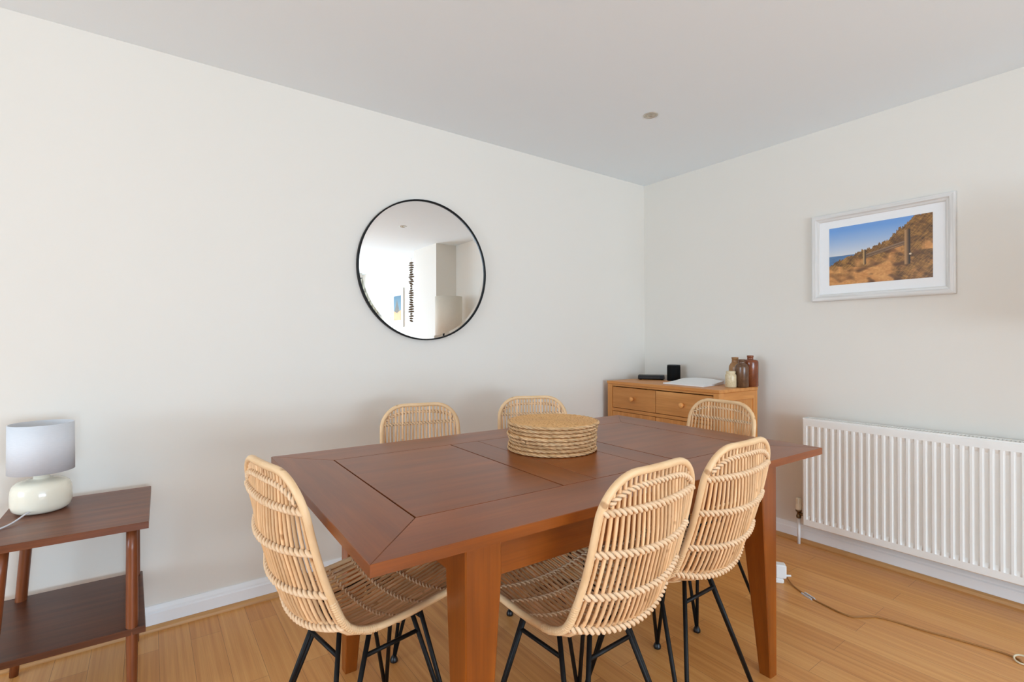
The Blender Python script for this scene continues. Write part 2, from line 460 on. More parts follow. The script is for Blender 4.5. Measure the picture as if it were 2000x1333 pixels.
# ------------------------------------------------------------------ downlights
def downlight(x, y, label):
    t = thing('downlight', label, 'ceiling light', (x, y, HC), 0, 'recessed ceiling downlights')
    mb = MB(); add_lathe(mb, [(0.026, 0.0), (0.027, -0.003), (0.031, -0.005), (0.037, -0.003), (0.0385, 0.0)], seg=32); mb.build('bezel', M_BRASS_SATIN, t)
    mb = MB(); add_lathe(mb, [(0.0, -0.0005), (0.012, -0.001), (0.013, -0.0035), (0.020, -0.003), (0.026, -0.0008)], seg=32); mb.build('lamp_face', M_BULBIN, t)
M_BRASS_SATIN = plain('satin_nickel', srgb(196, 190, 178), 0.42, 0.5, metal=0.5)
downlight(-0.958, -0.823, 'small round recessed downlight in the ceiling above the far end of the table')
downlight(-0.98, -2.40, 'recessed ceiling downlight seen only as a reflection in the round mirror')

# ------------------------------------------------------------------ mirror
t = thing('round_mirror', 'large round wall mirror with thin black metal frame above the table', 'mirror', (-1.886, 0, 1.584))
Rm = 0.390
def wall_lathe(prof, seg=96):       # axis pointing out of the left wall (-y)
    mb = MB(); add_lathe(mb, prof, seg=seg, M=Matrix.Rotation(radians(90), 4, 'X')); return mb
wall_lathe([(Rm - 0.007, 0.001), (Rm, 0.001), (Rm, 0.026), (Rm - 0.0035, 0.027), (Rm - 0.007, 0.026), (Rm - 0.007, 0.001)]).build('frame', M_BLACK, t)
wall_lathe([(0, 0.018), (Rm - 0.022, 0.018), (Rm - 0.0072, 0.0175)]).build('mirror_glass', M_MIRROR, t)
for p in kids(t)[1].data.polygons: p.use_smooth = False

# ------------------------------------------------------------------ pictures (prints painted per vertex)
def hsh(x, y):
    v = sin(x * 127.1 + y * 311.7) * 43758.5453; return v - math.floor(v)
def vn(x, y):
    xi, yi = math.floor(x), math.floor(y); fx, fy = x - xi, y - yi
    fx = fx * fx * (3 - 2 * fx); fy = fy * fy * (3 - 2 * fy)
    a = hsh(xi, yi) * (1 - fx) + hsh(xi + 1, yi) * fx; b = hsh(xi, yi + 1) * (1 - fx) + hsh(xi + 1, yi + 1) * fx
    return a * (1 - fy) + b * fy
def lerp3(a, b, t):
    t = max(0, min(1, t)); return tuple(a[i] + (b[i] - a[i]) * t for i in range(3))
def dunes(u, v):                     # u 0..1 left to right, v 0..1 bottom to top
    crest = 0.40 + 0.075 * min(1, u / 0.22) + max(0, u - 0.2) * 0.32 + max(0, u - 0.45) * 0.50 + max(0, u - 0.62) * 0.42 + (vn(u * 12, 7) - 0.5) * 0.06
    if u < 0.25: crest -= 0.05 * (1 - u / 0.25)
    crest += (vn(u * 110, 3) - 0.5) * 0.055 * (0.5 + u) + (vn(u * 45 + v * 30, 5) - 0.5) * 0.05 * u
    sky = lerp3((216, 216, 218), (112, 158, 218), (v - 0.48) / 0.46)
    if v > crest:
        return lerp3((74, 108, 150), (98, 136, 174), vn(u * 20, v * 140)) if v < 0.505 and u < 0.5 else sky
    d = crest - v
    blade = vn(u * 120 - v * 70, v * 14 + u * 10)              # leaning marram blades
    blade2 = vn(u * 90 + v * 80, v * 18 - u * 14)
    tuft = vn(u * 17 + 5, v * 13); big = vn(u * 6 + 2, v * 6 + 9)
    sand = lerp3((182, 116, 56), (226, 166, 98), 0.5 * vn(u * 8, v * 24 + u * 9) + 0.5 * vn(u * 60, v * 60))
    grassc = lerp3((70, 44, 16), (206, 148, 70), 0.45 * blade + 0.35 * blade2 + 0.3 * (tuft - 0.35))
    k = 1.05 - d * 3.0 + (tuft - 0.5) * 1.0 + (big - 0.5) * 1.3
    if u > 0.70: k += 1.35 * min(1, (u - 0.70) / 0.10)
    if v < 0.34 - 0.2 * u and u < 0.7: k -= 0.7
    if u > 0.62 and v < 0.45: k = max(k, 0.55 + 0.9 * (vn(u * 26 + v * 22, v * 30 - u * 16) - 0.35)) * min(1, (u - 0.62) / 0.08)
    c = lerp3(sand, grassc, k * 1.4)
    sh = vn(u * 13 + v * 9, v * 15 - u * 7)
    if d > 0.10: c = lerp3(c, (78, 48, 22), max(0, sh - 0.62) * 2.2)
    return c
def dunes_fence(u, v):
    c = dunes(u, v)
    def post(u0, u1, v0, v1, a, b):
        nonlocal c
        if u0 <= u <= u1 and v0 <= v <= v1: c = lerp3(a, b, (u - u0) / (u1 - u0) * 1.6 - 0.4)
    # rails from the small post up to the tall one
    for (va, vb, th) in ((0.455, 0.60, 0.020), (0.42, 0.565, 0.010)):
        if 0.37 < u < 0.76:
            vl = va + (vb - va) * (u - 0.37) / 0.39
            if abs(v - vl) < th: c = lerp3((150, 122, 96), (96, 68, 44), (vl - v) / th * 0.5 + 0.5)
    post(0.355, 0.385, 0.31, 0.55, (200, 158, 100), (70, 50, 34))
    post(0.752, 0.806, 0.24, 0.79, (176, 132, 84), (46, 32, 22))
    if (u - 0.805) ** 2 + ((v - 0.40) * 0.7) ** 2 < 0.00012: c = (226, 200, 164)
    return c
def headland(u, v):
    sky = lerp3((120, 150, 160), (70, 110, 130), v)
    if v < 0.30 + 0.2 * abs(u - 0.55): return lerp3((214, 150, 92), (232, 176, 120), vn(u * 9, v * 9))
    if abs(u - 0.55) < (0.85 - v) * 0.7: return lerp3((120, 104, 84), (84, 84, 78), vn(u * 16, v * 12))
    return sky
def painted(name, w, h, nx, ny, fn):
    me = bpy.data.meshes.new(name); V = []; F = []
    for j in range(ny + 1):
        for i in range(nx + 1): V.append((i / nx * w - w / 2, 0, j / ny * h - h / 2))
    for j in range(ny):
        for i in range(nx):
            a = j * (nx + 1) + i; F.append((a, a + 1, a + nx + 2, a + nx + 1))
    me.from_pydata(V, [], F); me.update()
    at = me.attributes.new('ink', 'FLOAT_COLOR', 'POINT')
    buf = []
    for j in range(ny + 1):
        for i in range(nx + 1): buf += list(srgb(*[max(0, min(255, q)) for q in fn(i / nx, j / ny)]))
    at.data.foreach_set('color', buf); me.materials.append(M_PRINT); return me
M = Mat('photo_print'); M.link(M.attr('ink').outputs['Color'], M.b.inputs['Base Color']); M.b.inputs['Roughness'].default_value = 0.35; M_PRINT = M.m

def picture(label, loc, rz, W_, H_, fw, pw, ph, fn, res, dz=0.0, deep=0.024):
    """local frame: x along the wall, -y out of the wall"""
    t = thing('framed_picture', label, 'picture', loc, rz)
    mb = MB()
    prof = [(0, 0.001), (0, deep - 0.004), (0.006, deep), (fw * 0.55, deep), (fw * 0.68, deep - 0.007), (fw * 0.9, deep - 0.010), (fw, deep - 0.014), (fw, 0.001)]
    cs = [(-W_ / 2, -H_ / 2), (W_ / 2, -H_ / 2), (W_ / 2, H_ / 2), (-W_ / 2, H_ / 2)]
    for k in range(4):
        a, b = cs[k], cs[(k + 1) % 4]; V, G = [], []
        for (px, pz) in (a, b):
            sx, sz = (1 if px < 0 else -1), (1 if pz < 0 else -1)
            for d, y in prof:
                V.append((px + sx * d, -y, pz + sz * d))
        off = random.uniform(0, 30)
        ax = 0 if k % 2 == 0 else 2
        G = [(v[ax] + off, v[2 - ax], v[1]) for v in V]
        n = len(prof); F = [(i, n + i, n + i + 1, i + 1) for i in range(n - 1)]
        mb.add(V, F, False, G)
    mb.build('frame', M_LIMED, t)
    mb = MB(); add_box(mb, (-W_ / 2 + fw - 0.004, -0.006, -H_ / 2 + fw - 0.004), (W_ / 2 - fw + 0.004, -0.001, H_ / 2 - fw + 0.004), 0.0005)
    mb.build('mount', M_PAPER, t)
    o = bpy.data.objects.new('print', painted('print', pw, ph, res[0], res[1], fn)); COL.objects.link(o); o.parent = t; o.location = (0, -0.0068, dz)
    return t
# on the right wall: local x -> -Y, local -y -> -X
picture('beach dune photograph with a fence in a whitewashed wooden frame above the radiator', (0, -1.547, 1.657), radians(-90), 0.642, 0.492, 0.040, 0.464, 0.322, dunes_fence, (260, 180), 0.003)
picture('framed headland picture on the right wall, seen only in the round mirror', (0, -4.83, 1.715), radians(-90), 0.50, 0.60, 0.05, 0.28, 0.38, headland, (60, 80))

# ------------------------------------------------------------------ radiator
RY0, RY1, RZ0, RZ1 = -2.62, -1.216, 0.128, 0.742
t = thing('panel_radiator', 'long white ridged panel radiator low on the right wall', 'radiator', (0, 0, 0))
def rad_panel(xf, depth):
    mb = MB(); pitch = 0.0338; n = int((RY1 - RY0 - 0.03) / pitch); y0 = RY1 - 0.014
    ys, xs = [RY1, RY1 - 0.003, y0], [0.004, 0.0, 0.0]
    for k in range(n):
        b = y0 - k * pitch
        for dy, dx in ((0.003, 0.0), (0.0095, -0.011), (0.021, -0.011), (0.0275, 0.0)):
            ys.append(b - dy); xs.append(-dx)
    ys += [RY0 + 0.003, RY0]; xs += [0.0, 0.004]
    rows = [(RZ0, 0.006, 0), (RZ0 + 0.006, 0, 0), (RZ0 + 0.040, 0, 0), (RZ0 + 0.060, 0, 1), (RZ1 - 0.060, 0, 1), (RZ1 - 0.040, 0, 0), (RZ1 - 0.006, 0, 0), (RZ1, 0.006, 0)]
    V = []
    for z, add, use in rows:
        for y, x in zip(ys, xs):
            V.append((xf + add + (x if (use or x == 0.004) else 0.0), y, z))
    m_ = len(ys); F = []
    for r in range(len(rows) - 1):
        for i in range(m_ - 1):
            F.append((r * m_ + i, (r + 1) * m_ + i, (r + 1) * m_ + i + 1, r * m_ + i + 1))
    mb.add(V, F, True)
    return mb
# flutes are pressed inward between raised ribs
o = rad_panel(-0.112, 0.01).build('front_panel', M_RAD, t)
o.data.shade_smooth()
md = o.modifiers.new('edge', 'EDGE_SPLIT'); md.split_angle = radians(28)
mb = MB(); add_box(mb, (-0.100, RY0, RZ0 + 0.005), (-0.046, RY1, RZ1 - 0.03), 0.006); mb.build('convector_body', M_RAD, t)
mb = MB(); add_box(mb, (-0.046, RY0, RZ0), (-0.036, RY1, RZ1), 0.003); mb.build('back_panel', M_RAD, t)
mb = MB()
add_box(mb, (-0.1085, RY0, RZ1 - 0.018), (-0.1045, RY1, RZ1 + 0.003), 0.001); add_box(mb, (-0.044, RY0, RZ1 - 0.018), (-0.038, RY1, RZ1 + 0.003), 0.001)
y = RY1 - 0.012
while y > RY0 + 0.02:
    add_box(mb, (-0.1045, y - 0.006, RZ1 - 0.006), (-0.044, y, RZ1 + 0.002), 0.001); y -= 0.014
mb.build('top_grille', M_RAD, t)
mb = MB(); add_box(mb, (-0.110, RY1 - 0.0005, RZ0 + 0.005), (-0.036, RY1 + 0.0025, RZ1 + 0.003), 0.001); mb.build('end_cover', M_RAD, t)
for y in (-1.45, -2.35):
    mb = MB(); add_box(mb, (-0.037, y - 0.02, RZ0 + 0.05), (-0.001, y + 0.02, RZ1 - 0.05), 0.002); mb.build('wall_bracket', M_RAD, t)
# thermostatic valve and its pipe
t = thing('radiator_valve', 'white thermostatic valve with chrome body and white pipe at the radiator end', 'radiator valve', (-0.066, -1.172, 0))
mb = MB(); add_lathe(mb, [(0.0, 0.198), (0.015, 0.198), (0.0165, 0.204), (0.0165, 0.226), (0.0135, 0.232), (0.0135, 0.262), (0.012, 0.268), (0, 0.268)], seg=20)
for k in range(10):
    a = 2 * pi * k / 10
    add_box(mb, (0.0132 * cos(a) - 0.0016, 0.0132 * sin(a) - 0.0016, 0.234), (0.0132 * cos(a) + 0.0016, 0.0132 * sin(a) + 0.0016, 0.264), 0.0004)
mb.build('thermostat_head', M_CREAM, t)
mb = MB(); add_lathe(mb, [(0, 0.150), (0.012, 0.150), (0.0135, 0.156), (0.0135, 0.166), (0.010, 0.170), (0.010, 0.186), (0.0165, 0.188), (0.0165, 0.198), (0, 0.198)], seg=6)
add_tube(mb, [(0, 0, 0.176), (0, -0.042, 0.176)], 0.010, 6); mb.build('valve_body', M_BRASS, t)
mb = MB(); add_tube(mb, [(0, 0, 0.0), (0, 0, 0.152)], 0.0085, 14); mb.build('pipe', M_PLASTIC, t)

# ------------------------------------------------------------------ dining table
TH, TT = 0.787, 0.024
TC, TROT = (-1.955, -1.193), radians(-1.408)
t = thing('dining_table', 'large reddish brown wooden dining table in the middle of the room', 'table', (TC[0], TC[1], 0), TROT)
HX, HY = 0.854, 0.512
ix, iy = 0.690, 0.334
mb = MB(); z0, z1 = TH - TT, TH
g = 0.0008
# mitred border boards
tone = lambda a=0.95, b=1.06: random.uniform(a, b)
add_prism(mb, [(-HX, -HY), (-ix - g, -iy + 0.0), (-ix - g, iy), (-HX, HY)][::1], z0, z1, 0.0012, pi / 2, 0.93)
add_prism(mb, [(HX, -HY), (HX, HY), (ix + g, iy), (ix + g, -iy)], z0, z1, 0.0012, pi / 2, 0.93)
add_prism(mb, [(-HX, -HY), (HX, -HY), (ix, -iy - g), (-ix, -iy - g)], z0, z1, 0.0012, 0.0, 1.06)
add_prism(mb, [(-HX, HY), (-ix, iy + g), (ix, iy + g), (HX, HY)], z0, z1, 0.0012, 0.0, 1.0)
# panels, cross rails and the leaf in the middle
xs = [(-ix + 0.0030, -0.2540, 0.0, 1.0), (-0.2495, -0.131, pi / 2, 0.97), (-0.129, 0.129, 0.0, 1.0), (0.1310, 0.2495, pi / 2, 0.97), (0.2540, ix - 0.0030, 0.0, 1.0)]
for (a, b, gd, tn) in xs:
    add_prism(mb, [(a, -iy + g), (b, -iy + g), (b, iy - g), (a, iy - g)], z0, z1, 0.0008, gd, tn)
add_box(mb, (-ix - 0.02, -iy - 0.05, z0 - 0.012), (ix + 0.02, iy + 0.05, z0 - 0.0005), 0.001, 'x', 0.9)
mb.build('tabletop', M_TABLE, t)
LX, LY = 0.630, 0.458
AZ0, AZ1 = 0.662, TH - TT
def table_leg(sx, sy):
    top, bot = 0.092, 0.042
    mb = MB(); V = []
    lv = [(0.0, bot), (0.655, top), (AZ1, top)]
    for z, w in lv:
        ox, oy = sx * LX, sy * LY; qx, qy = ox - sx * w, oy - sy * w
        xs_, ys_ = sorted((ox, qx)), sorted((oy, qy)); c = 0.003
        V += [(xs_[0] + c, ys_[0], z), (xs_[1] - c, ys_[0], z), (xs_[1], ys_[0] + c, z), (xs_[1], ys_[1] - c, z), (xs_[1] - c, ys_[1], z), (xs_[0] + c, ys_[1], z), (xs_[0], ys_[1] - c, z), (xs_[0], ys_[0] + c, z)]
    F = [tuple(range(8))[::-1], tuple(range(16, 24))]
    for r in range(2):
        for i in range(8):
            j = (i + 1) % 8; F.append((r * 8 + i, r * 8 + j, r * 8 + 8 + j, r * 8 + 8 + i))
    mb.add(V, F, False, grain(V, 'z'), 1.05); return mb
for sx in (-1, 1):
    for sy in (-1, 1): table_leg(sx, sy).build('leg', M_TABLE, t)
e = 0.092
for sy in (-1, 1):
    mb = MB(); ys_ = sorted((sy * (LY - 0.006), sy * (LY - 0.030))); add_box(mb, (-LX + e, ys_[0], AZ0), (LX - e, ys_[1], AZ1), 0.002, 'x', 1.0); mb.build('apron', M_TABLE, t)
for sx in (-1, 1):
    mb = MB(); xs_ = sorted((sx * (LX - 0.006), sx * (LX - 0.030))); add_box(mb, (xs_[0], -LY + e, AZ0), (xs_[1], LY - e, AZ1), 0.002, 'y', 1.0); mb.build('apron', M_TABLE, t)
for sx in (-1, 1):          # bearers that carry the overhanging ends
    for yy in (-0.30, 0.30):
        mb = MB(); xs_ = sorted((sx * (LX - 0.006), sx * 0.80)); add_box(mb, (xs_[0], yy - 0.02, AZ1 - 0.03), (xs_[1], yy + 0.02, AZ1), 0.002, 'x', 0.9); mb.build('end_bearer', M_TABLE, t)

# ------------------------------------------------------------------ rattan chairs
PROF = smooth([(-0.265, 0, 0.890), (-0.251, 0, 0.805), (-0.224, 0, 0.690), (-0.190, 0, 0.585), (-0.158, 0, 0.520), (-0.105, 0, 0.492), (-0.03, 0, 0.489), (0.07, 0, 0.496), (0.17, 0, 0.504), (0.250, 0, 0.502)], 10)
CUM = [0.0]
for i in range(1, len(PROF)): CUM.append(CUM[-1] + (PROF[i] - PROF[i - 1]).length)
SL = CUM[-1]
def P_at(s):
    s = max(0.0, min(SL, s)); lo = 0
    for i in range(len(CUM) - 1):
        if CUM[i] <= s: lo = i
    tt = (s - CUM[lo]) / (CUM[lo + 1] - CUM[lo]); a, b = PROF[lo], PROF[lo + 1]
    i0, i1 = max(lo - 2, 0), min(lo + 3, len(PROF) - 1); d = (PROF[i1] - PROF[i0]).normalized()
    return a.lerp(b, tt), Vector((d.z, 0, -d.x))
def interp(s, table):
    for (a, va), (b, vb) in zip(table, table[1:]):
        if s <= b: k = max(0, (s - a) / (b - a)); k = k * k * (3 - 2 * k); return va + (vb - va) * k
    return table[-1][1]
def hw(s): return interp(s, [(0, 0.176), (0.20, 0.180), (0.40, 0.188), (0.6, 0.196), (SL, 0.196)])
def dish(s): return interp(s, [(0, 0.014), (0.2, 0.042), (0.38, 0.050), (0.5, 0.042), (0.7, 0.026), (SL, 0.006)])
def S(s, v, off=0.0):
    p, n = P_at(s); b = dish(s) * (1 - min(1, (v / hw(s)) ** 2))
    q = p + n * (b + off); return Vector((q.x, v, q.z))
SB = 0.382            # arc length of the bend (bottom band)
def rim_sv(inset=0.0, rb=0.105, rf=0.075, n=10):
    """rounded outline in (s, v), counter-clockwise from the middle of the top"""
    pts = []
    W0, W1 = hw(0) - inset, hw(SL) - inset; s0, s1 = inset, SL - inset
    pts += [(s0, (W0 - rb) * k / 6) for k in range(0, 6)]
    pts += [(s0 + rb * (1 - cos(a)), (W0 + 0.002 - rb) + rb * sin(a)) for a in [pi / 2 * k / n for k in range(n + 1)]]
    ss = [s0 + rb + (s1 - rf - s0 - rb) * k / 22 for k in range(1, 22)]
    pts += [(s, hw(s) - inset) for s in ss]
    pts += [(s1 - rf + rf * sin(a), W1 - rf + rf * cos(a)) for a in [pi / 2 * k / n for k in range(n + 1)]]
    pts += [(s1, (W1 - rf) * (1 - k / 5)) for k in range(1, 5)]
    left = [(s, v) for s, v in pts]
    return left + [(s1, 0)] + [(s, -v) for s, v in left[::-1]][:-1]
def edge_s(v, top=True, inset=0.0):
    """arc length where the outline crosses lateral position v"""
    if top:
        W0, r = hw(0), 0.105; k = abs(v) - (W0 - r)
        return 0.0 if k <= 0 else r - sqrt(max(0, r * r - min(k, r) ** 2))
    W1, r = hw(SL), 0.075; k = abs(v) - (W1 - r)
    return SL if k <= 0 else SL - (r - sqrt(max(0, r * r - min(k, r) ** 2)))

def make_chair(name, label, group):
    t = thing(name, label, 'chair', group=group)
    rnd = random.Random(3)
    mb = MB(); add_tube(mb, [S(s, v) for s, v in rim_sv()], 0.0092, 10, True, tint=1.0); mb.build('rim', M_RIM, t)
    NC = 21
    vs = [(-1 + 2 * (k + 0.5) / NC) * 0.955 for k in range(NC)]
    mb = MB()
    for fv in vs:
        v_top = fv * (hw(0) - 0.004); sa = edge_s(v_top)
        pts = []
        for k in range(15):
            s = sa + (SB + 0.012 - sa) * k / 14; pts.append(S(s, fv * hw(s), -0.001))
        d = rnd.random(); tn = rnd.uniform(0.90, 1.10) if d > 0.2 else (rnd.uniform(0.60, 0.80) if d < 0.12 else 1.22)
        add_tube(mb, pts, rnd.uniform(0.0043, 0.0053), 6, tint=tn)
    mb.build('backrest', M_CANE, t)
    mb = MB()
    for fv in vs:
        se = edge_s(fv * hw(SL), False)
        pts = [S(SB - 0.012 + (se - SB + 0.012) * k / 12, fv * hw(SB + (se - SB) * k / 12), -0.002) for k in range(13)]
        add_tube(mb, pts, rnd.uniform(0.0046, 0.0058), 6, tint=rnd.uniform(0.95, 1.15))
    for sgn in (-1, 1):
        add_tube(mb, [S(s, sgn * (hw(s) - 0.024), 0.004) for s in [SB + (SL - 0.09 - SB) * k / 10 for k in range(11)]], 0.006, 6, tint=1.0)
    for s in (SB + 0.075, SB + 0.15, SB + 0.225, SB + 0.30, SL - 0.05):      # cross rods under the seat
        add_tube(mb, [S(s, hw(s) * k / 8, 0.008) for k in range(-8, 9)], 0.0048, 6, tint=0.9)
    mb.build('seat', M_CANE, t)
    # rope bindings across the back
    def band(s, mat=M_BIND, wide=0.0060, r=0.0050, off=0.004, lim=0.99):
        mb = MB(); path = [S(s, hw(s) * lim * k / 12, off) for k in range(-12, 13)]
        add_twist(mb, path, wide, r, 0.0330, 2, 6, tint=(0.96, 1.02)); add_tube(mb, [S(s, hw(s) * lim * k / 12, 0.0015) for k in range(-12, 13)], 0.0066, 8, tint=0.42); mb.build('binding', mat, t)  # core tube tinted dark to stand in for shade between the wraps
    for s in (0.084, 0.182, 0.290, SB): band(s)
    mb = MB(); path = []
    for k in range(-16, 17):
        f = k / 16; s = 0.032 + 0.034 * abs(f) ** 4; path.append(S(s, f * (hw(s) - 0.020), 0.003))
    add_twist(mb, path, 0.0050, 0.0040, 0.030, 2, 6, tint=(0.96, 1.02)); add_tube(mb, path, 0.0048, 8, tint=0.42); mb.build('binding', M_BIND, t)  # arch core darkened likewise, shade of the gaps put into its tint
    mb = MB()
    for s in (SB + 0.075, SB + 0.15, SB + 0.225, SB + 0.30):
        path = [S(s, hw(s) * 0.95 * k / 10, -0.002) for k in range(-10, 11)]
        add_twist(mb, path, 0.0052, 0.0028, 0.0330, 2, 5, tint=(1.0, 1.05))
    mb.build('seat_binding', M_BIND, t)
    for sgn in (-1, 1):           # wrapped joints on the rim at the bend
        mb = MB(); add_twist(mb, [S(s, sgn * hw(s)) for s in [SB - 0.07 + 0.16 * k / 12 for k in range(13)]], 0.0078, 0.0028, 0.0062, 1, 5, per=8, tint=(0.96, 0.97))
        mb.build('rim_wrapping', M_RIM, t)
    # black metal hairpin base
    ZB, H, SP, F_, DL, ZT = 0.390, 0.128, 0.080, 0.198, 0.020, 0.452
    def rod(sx, sy, kind):
        f = Vector((sx * F_ - DL, sy * F_, 0.010)); b = Vector((sx * H, sy * SP, ZB)) if kind == 'x' else Vector((sx * SP, sy * H, ZB))
        return f, f + (b - f) * ((ZT - 0.010) / (ZB - 0.010)), b
    for sx in (1, -1):
        for sy in (1, -1):
            mb = MB()
            for kd in 'xy':
                f, e_, b = rod(sx, sy, kd); add_tube(mb, [f, e_], 0.0066, 8)
            L = mb.build('leg', M_BLACK, t)
            mb = MB(); add_lathe(mb, [(0, 0), (0.013, 0), (0.0145, 0.003), (0.0145, 0.009), (0.011, 0.016), (0.008, 0.022), (0, 0.024)], (sx * F_ - DL, sy * F_, 0), 16)
            mb.build('foot', M_BLKPL, L)
    for a, b, kd in (((1, 1), (1, -1), 'x'), ((-1, 1), (-1, -1), 'x'), ((1, 1), (-1, 1), 'y'), ((1, -1), (-1, -1), 'y')):
        mb = MB(); add_tube(mb, [rod(*a, kd)[2], rod(*b, kd)[2]], 0.0058, 8); mb.build('stretcher', M_BLACK, t)
    mb = MB(); c8 = []
    for sx, sy, kd in ((1, 1, 'x'), (1, 1, 'y'), (-1, 1, 'y'), (-1, 1, 'x'), (-1, -1, 'x'), (-1, -1, 'y'), (1, -1, 'y'), (1, -1, 'x')): c8.append(rod(sx, sy, kd)[1])
    add_tube(mb, c8, 0.0066, 8, True)
    mb.build('seat_support', M_BLACK, t)
    return t
GR = 'rattan dining chairs round the table'
CH = [
    ('rattan dining chair at the left end of the table, nearest the side table', (-2.640, -1.170), 9.5),
    ('rattan dining chair on the near side of the table, beside the front table leg', (-2.176, -1.522), 92.3),
    ('rattan dining chair on the near side of the table, nearer to the radiator', (-1.745, -1.500), 91.4),
    ('rattan dining chair behind the table by the wall, under the left edge of the mirror', (-2.172, -0.665), -103.0),
    ('rattan dining chair against the left wall, directly behind the stack of placemats', (-1.619, -0.719), -116.0),
    ('rattan dining chair at the far end of the table, in front of the oak sideboard', (-1.140, -1.160), 175.6),
]
proto = None
for lab, (x, y), a in CH:
    if proto is None: proto = c = make_chair('rattan_chair', lab, GR)
    else: c = copy_tree(proto)
    c['label'] = lab; c.location = (x, y, 0); c.rotation_euler = (0, 0, radians(a))

# ------------------------------------------------------------------ placemats
def make_mat(name):
    mb = MB(); R = 0.1555; prof = [(0, 0.0005)]; n = 15
    prof += [(R, 0.0005)]
    top = [(R, 0.010)]
    for k in range(n):
        r1 = R - k * R / n; r0 = R - (k + 1) * R / n
        for q in (0.25, 0.5, 0.75, 1.0):
            top.append((max(0, r1 + (r0 - r1) * q), 0.0098 + 0.0022 * sin(pi * q)))
    top[-1] = (0, 0.0098)
    add_lathe(mb, prof + top, seg=72)
    o = mb.build(name, M_MATTOP)
    mb = MB()
    ring = [(0.1595 * cos(2 * pi * k / 64), 0.1595 * sin(2 * pi * k / 64), 0.0060) for k in range(64)]
    add_twist(mb, ring, 0.0029, 0.0030, 0.065, 3, 6, True, 14, (0.72, 1.12))
    e_ = mb.build('braided_edge', M_GRASS, o)
    return o
M = Mat('woven_hyacinth'); g_ = M.node('ShaderNodeTexCoord').outputs['Object']
sp = M.node('ShaderNodeSeparateXYZ'); M.link(g_, sp.inputs[0])
ang = M.math('ARCTAN2', sp.outputs[1], sp.outputs[0]); rad = M.math('SQRT', M.math('ADD', M.math('MULTIPLY', sp.outputs[0], sp.outputs[0]), M.math('MULTIPLY', sp.outputs[1], sp.outputs[1])))
cb = M.node('ShaderNodeCombineXYZ'); M.link(M.math('MULTIPLY', ang, 9.0), cb.inputs[0]); M.link(M.math('MULTIPLY', rad, 95.0), cb.inputs[1])
n1 = M.noise(cb.outputs[0], 1.6, 3, 0.6); n2 = M.noise(g_, 260, 2)
c = M.ramp(n1, [(0.28, srgb(164, 116, 66)), (0.45, srgb(224, 172, 112)), (0.75, srgb(240, 198, 144))])
c = M.mix(c, M.ramp(n2, [(0.35, (0.72, 0.66, 0.6, 1)), (0.55, (1, 1, 1, 1))]), 0.6, 'MULTIPLY')
M.bump(n1, 0.6, 0.002); M_MATTOP = M.out(c, 0.75, 0.3)
NM = 8; names = ['bottom', 'second from the bottom', 'third from the bottom', 'fourth from the bottom', 'fourth from the top', 'third from the top', 'second from the top', 'topmost']
mat0 = None; rm = random.Random(5)
for k in range(NM):
    if mat0 is None: o = mat0 = make_mat('woven_placemat')
    else: o = copy_tree(mat0)
    lab = 'round woven straw placemat, %s in the stack on the table' % names[k]
    if k == NM - 1: lab = 'round woven straw placemat lying topmost on the stack, its whole face showing'
    tag(o, lab, 'placemat', 'woven placemats stacked on the table')
    j = 0.0045 if k < NM - 1 else 0.0
    o.location = (-1.926 + rm.uniform(-j, j) + (0.004 if k == NM - 1 else 0), -1.135 + rm.uniform(-j, j) - (0.002 if k == NM - 1 else 0), TH + 0.0005 + k * 0.0134)
    o.rotation_euler = (0, 0, rm.uniform(0, 6.28)); s_ = rm.uniform(0.985, 1.012) if k < NM - 1 else 1.035
    o.scale = (s_, s_, 1.0)

# ------------------------------------------------------------------ sideboard
SBZ = 0.905
t = thing('oak_sideboard', 'honey coloured oak chest with two round-knobbed top drawers in the far corner', 'sideboard', (-0.478, -0.056, 0), radians(-90 + -1.87))
# local: x along the front (left to right as seen), y = depth away from the viewer
SW, SD = 0.888, 0.392
mb = MB(); add_box(mb, (-0.003, -0.006, SBZ - 0.020), (SW + 0.003, SD, SBZ), 0.003, 'x'); mb.build('top', M_OAK, t)
mb = MB()
pw = 0.042
for x in (0, SW - pw):
    for y in (0, SD - pw - 0.002): add_box(mb, (x, y, 0), (x + pw, y + pw, SBZ - 0.020), 0.002, 'z')
for x in (0.008, SW - 0.016): add_box(mb, (x, pw, 0.10), (x + 0.008, SD - pw, SBZ - 0.020), 0.001, 'z', 0.97)
for x0_, x1_ in ((0.0, 0.020), (SW - 0.020, SW)):
    add_box(mb, (x0_, pw, SBZ - 0.070), (x1_, SD - pw, SBZ - 0.020), 0.002, 'y'); add_box(mb, (x0_, pw, 0.08), (x1_, SD - pw, 0.13), 0.002, 'y')
add_box(mb, (pw, SD - 0.014, 0.10), (SW - pw, SD - 0.006, SBZ - 0.020), 0.001, 'x')
for z0_, z1_ in ((SBZ - 0.034, SBZ - 0.020), (SBZ - 0.208, SBZ - 0.188), (0.10, 0.13)): add_box(mb, (pw, 0.004, z0_), (SW - pw, 0.03, z1_), 0.001, 'x', 0.97)
add_box(mb, (pw, 0.02, 0.10), (SW - pw, SD - 0.02, 0.115), 0.001, 'x')
mb.build('carcass', M_OAK, t)
mid = SW / 2 - 0.02
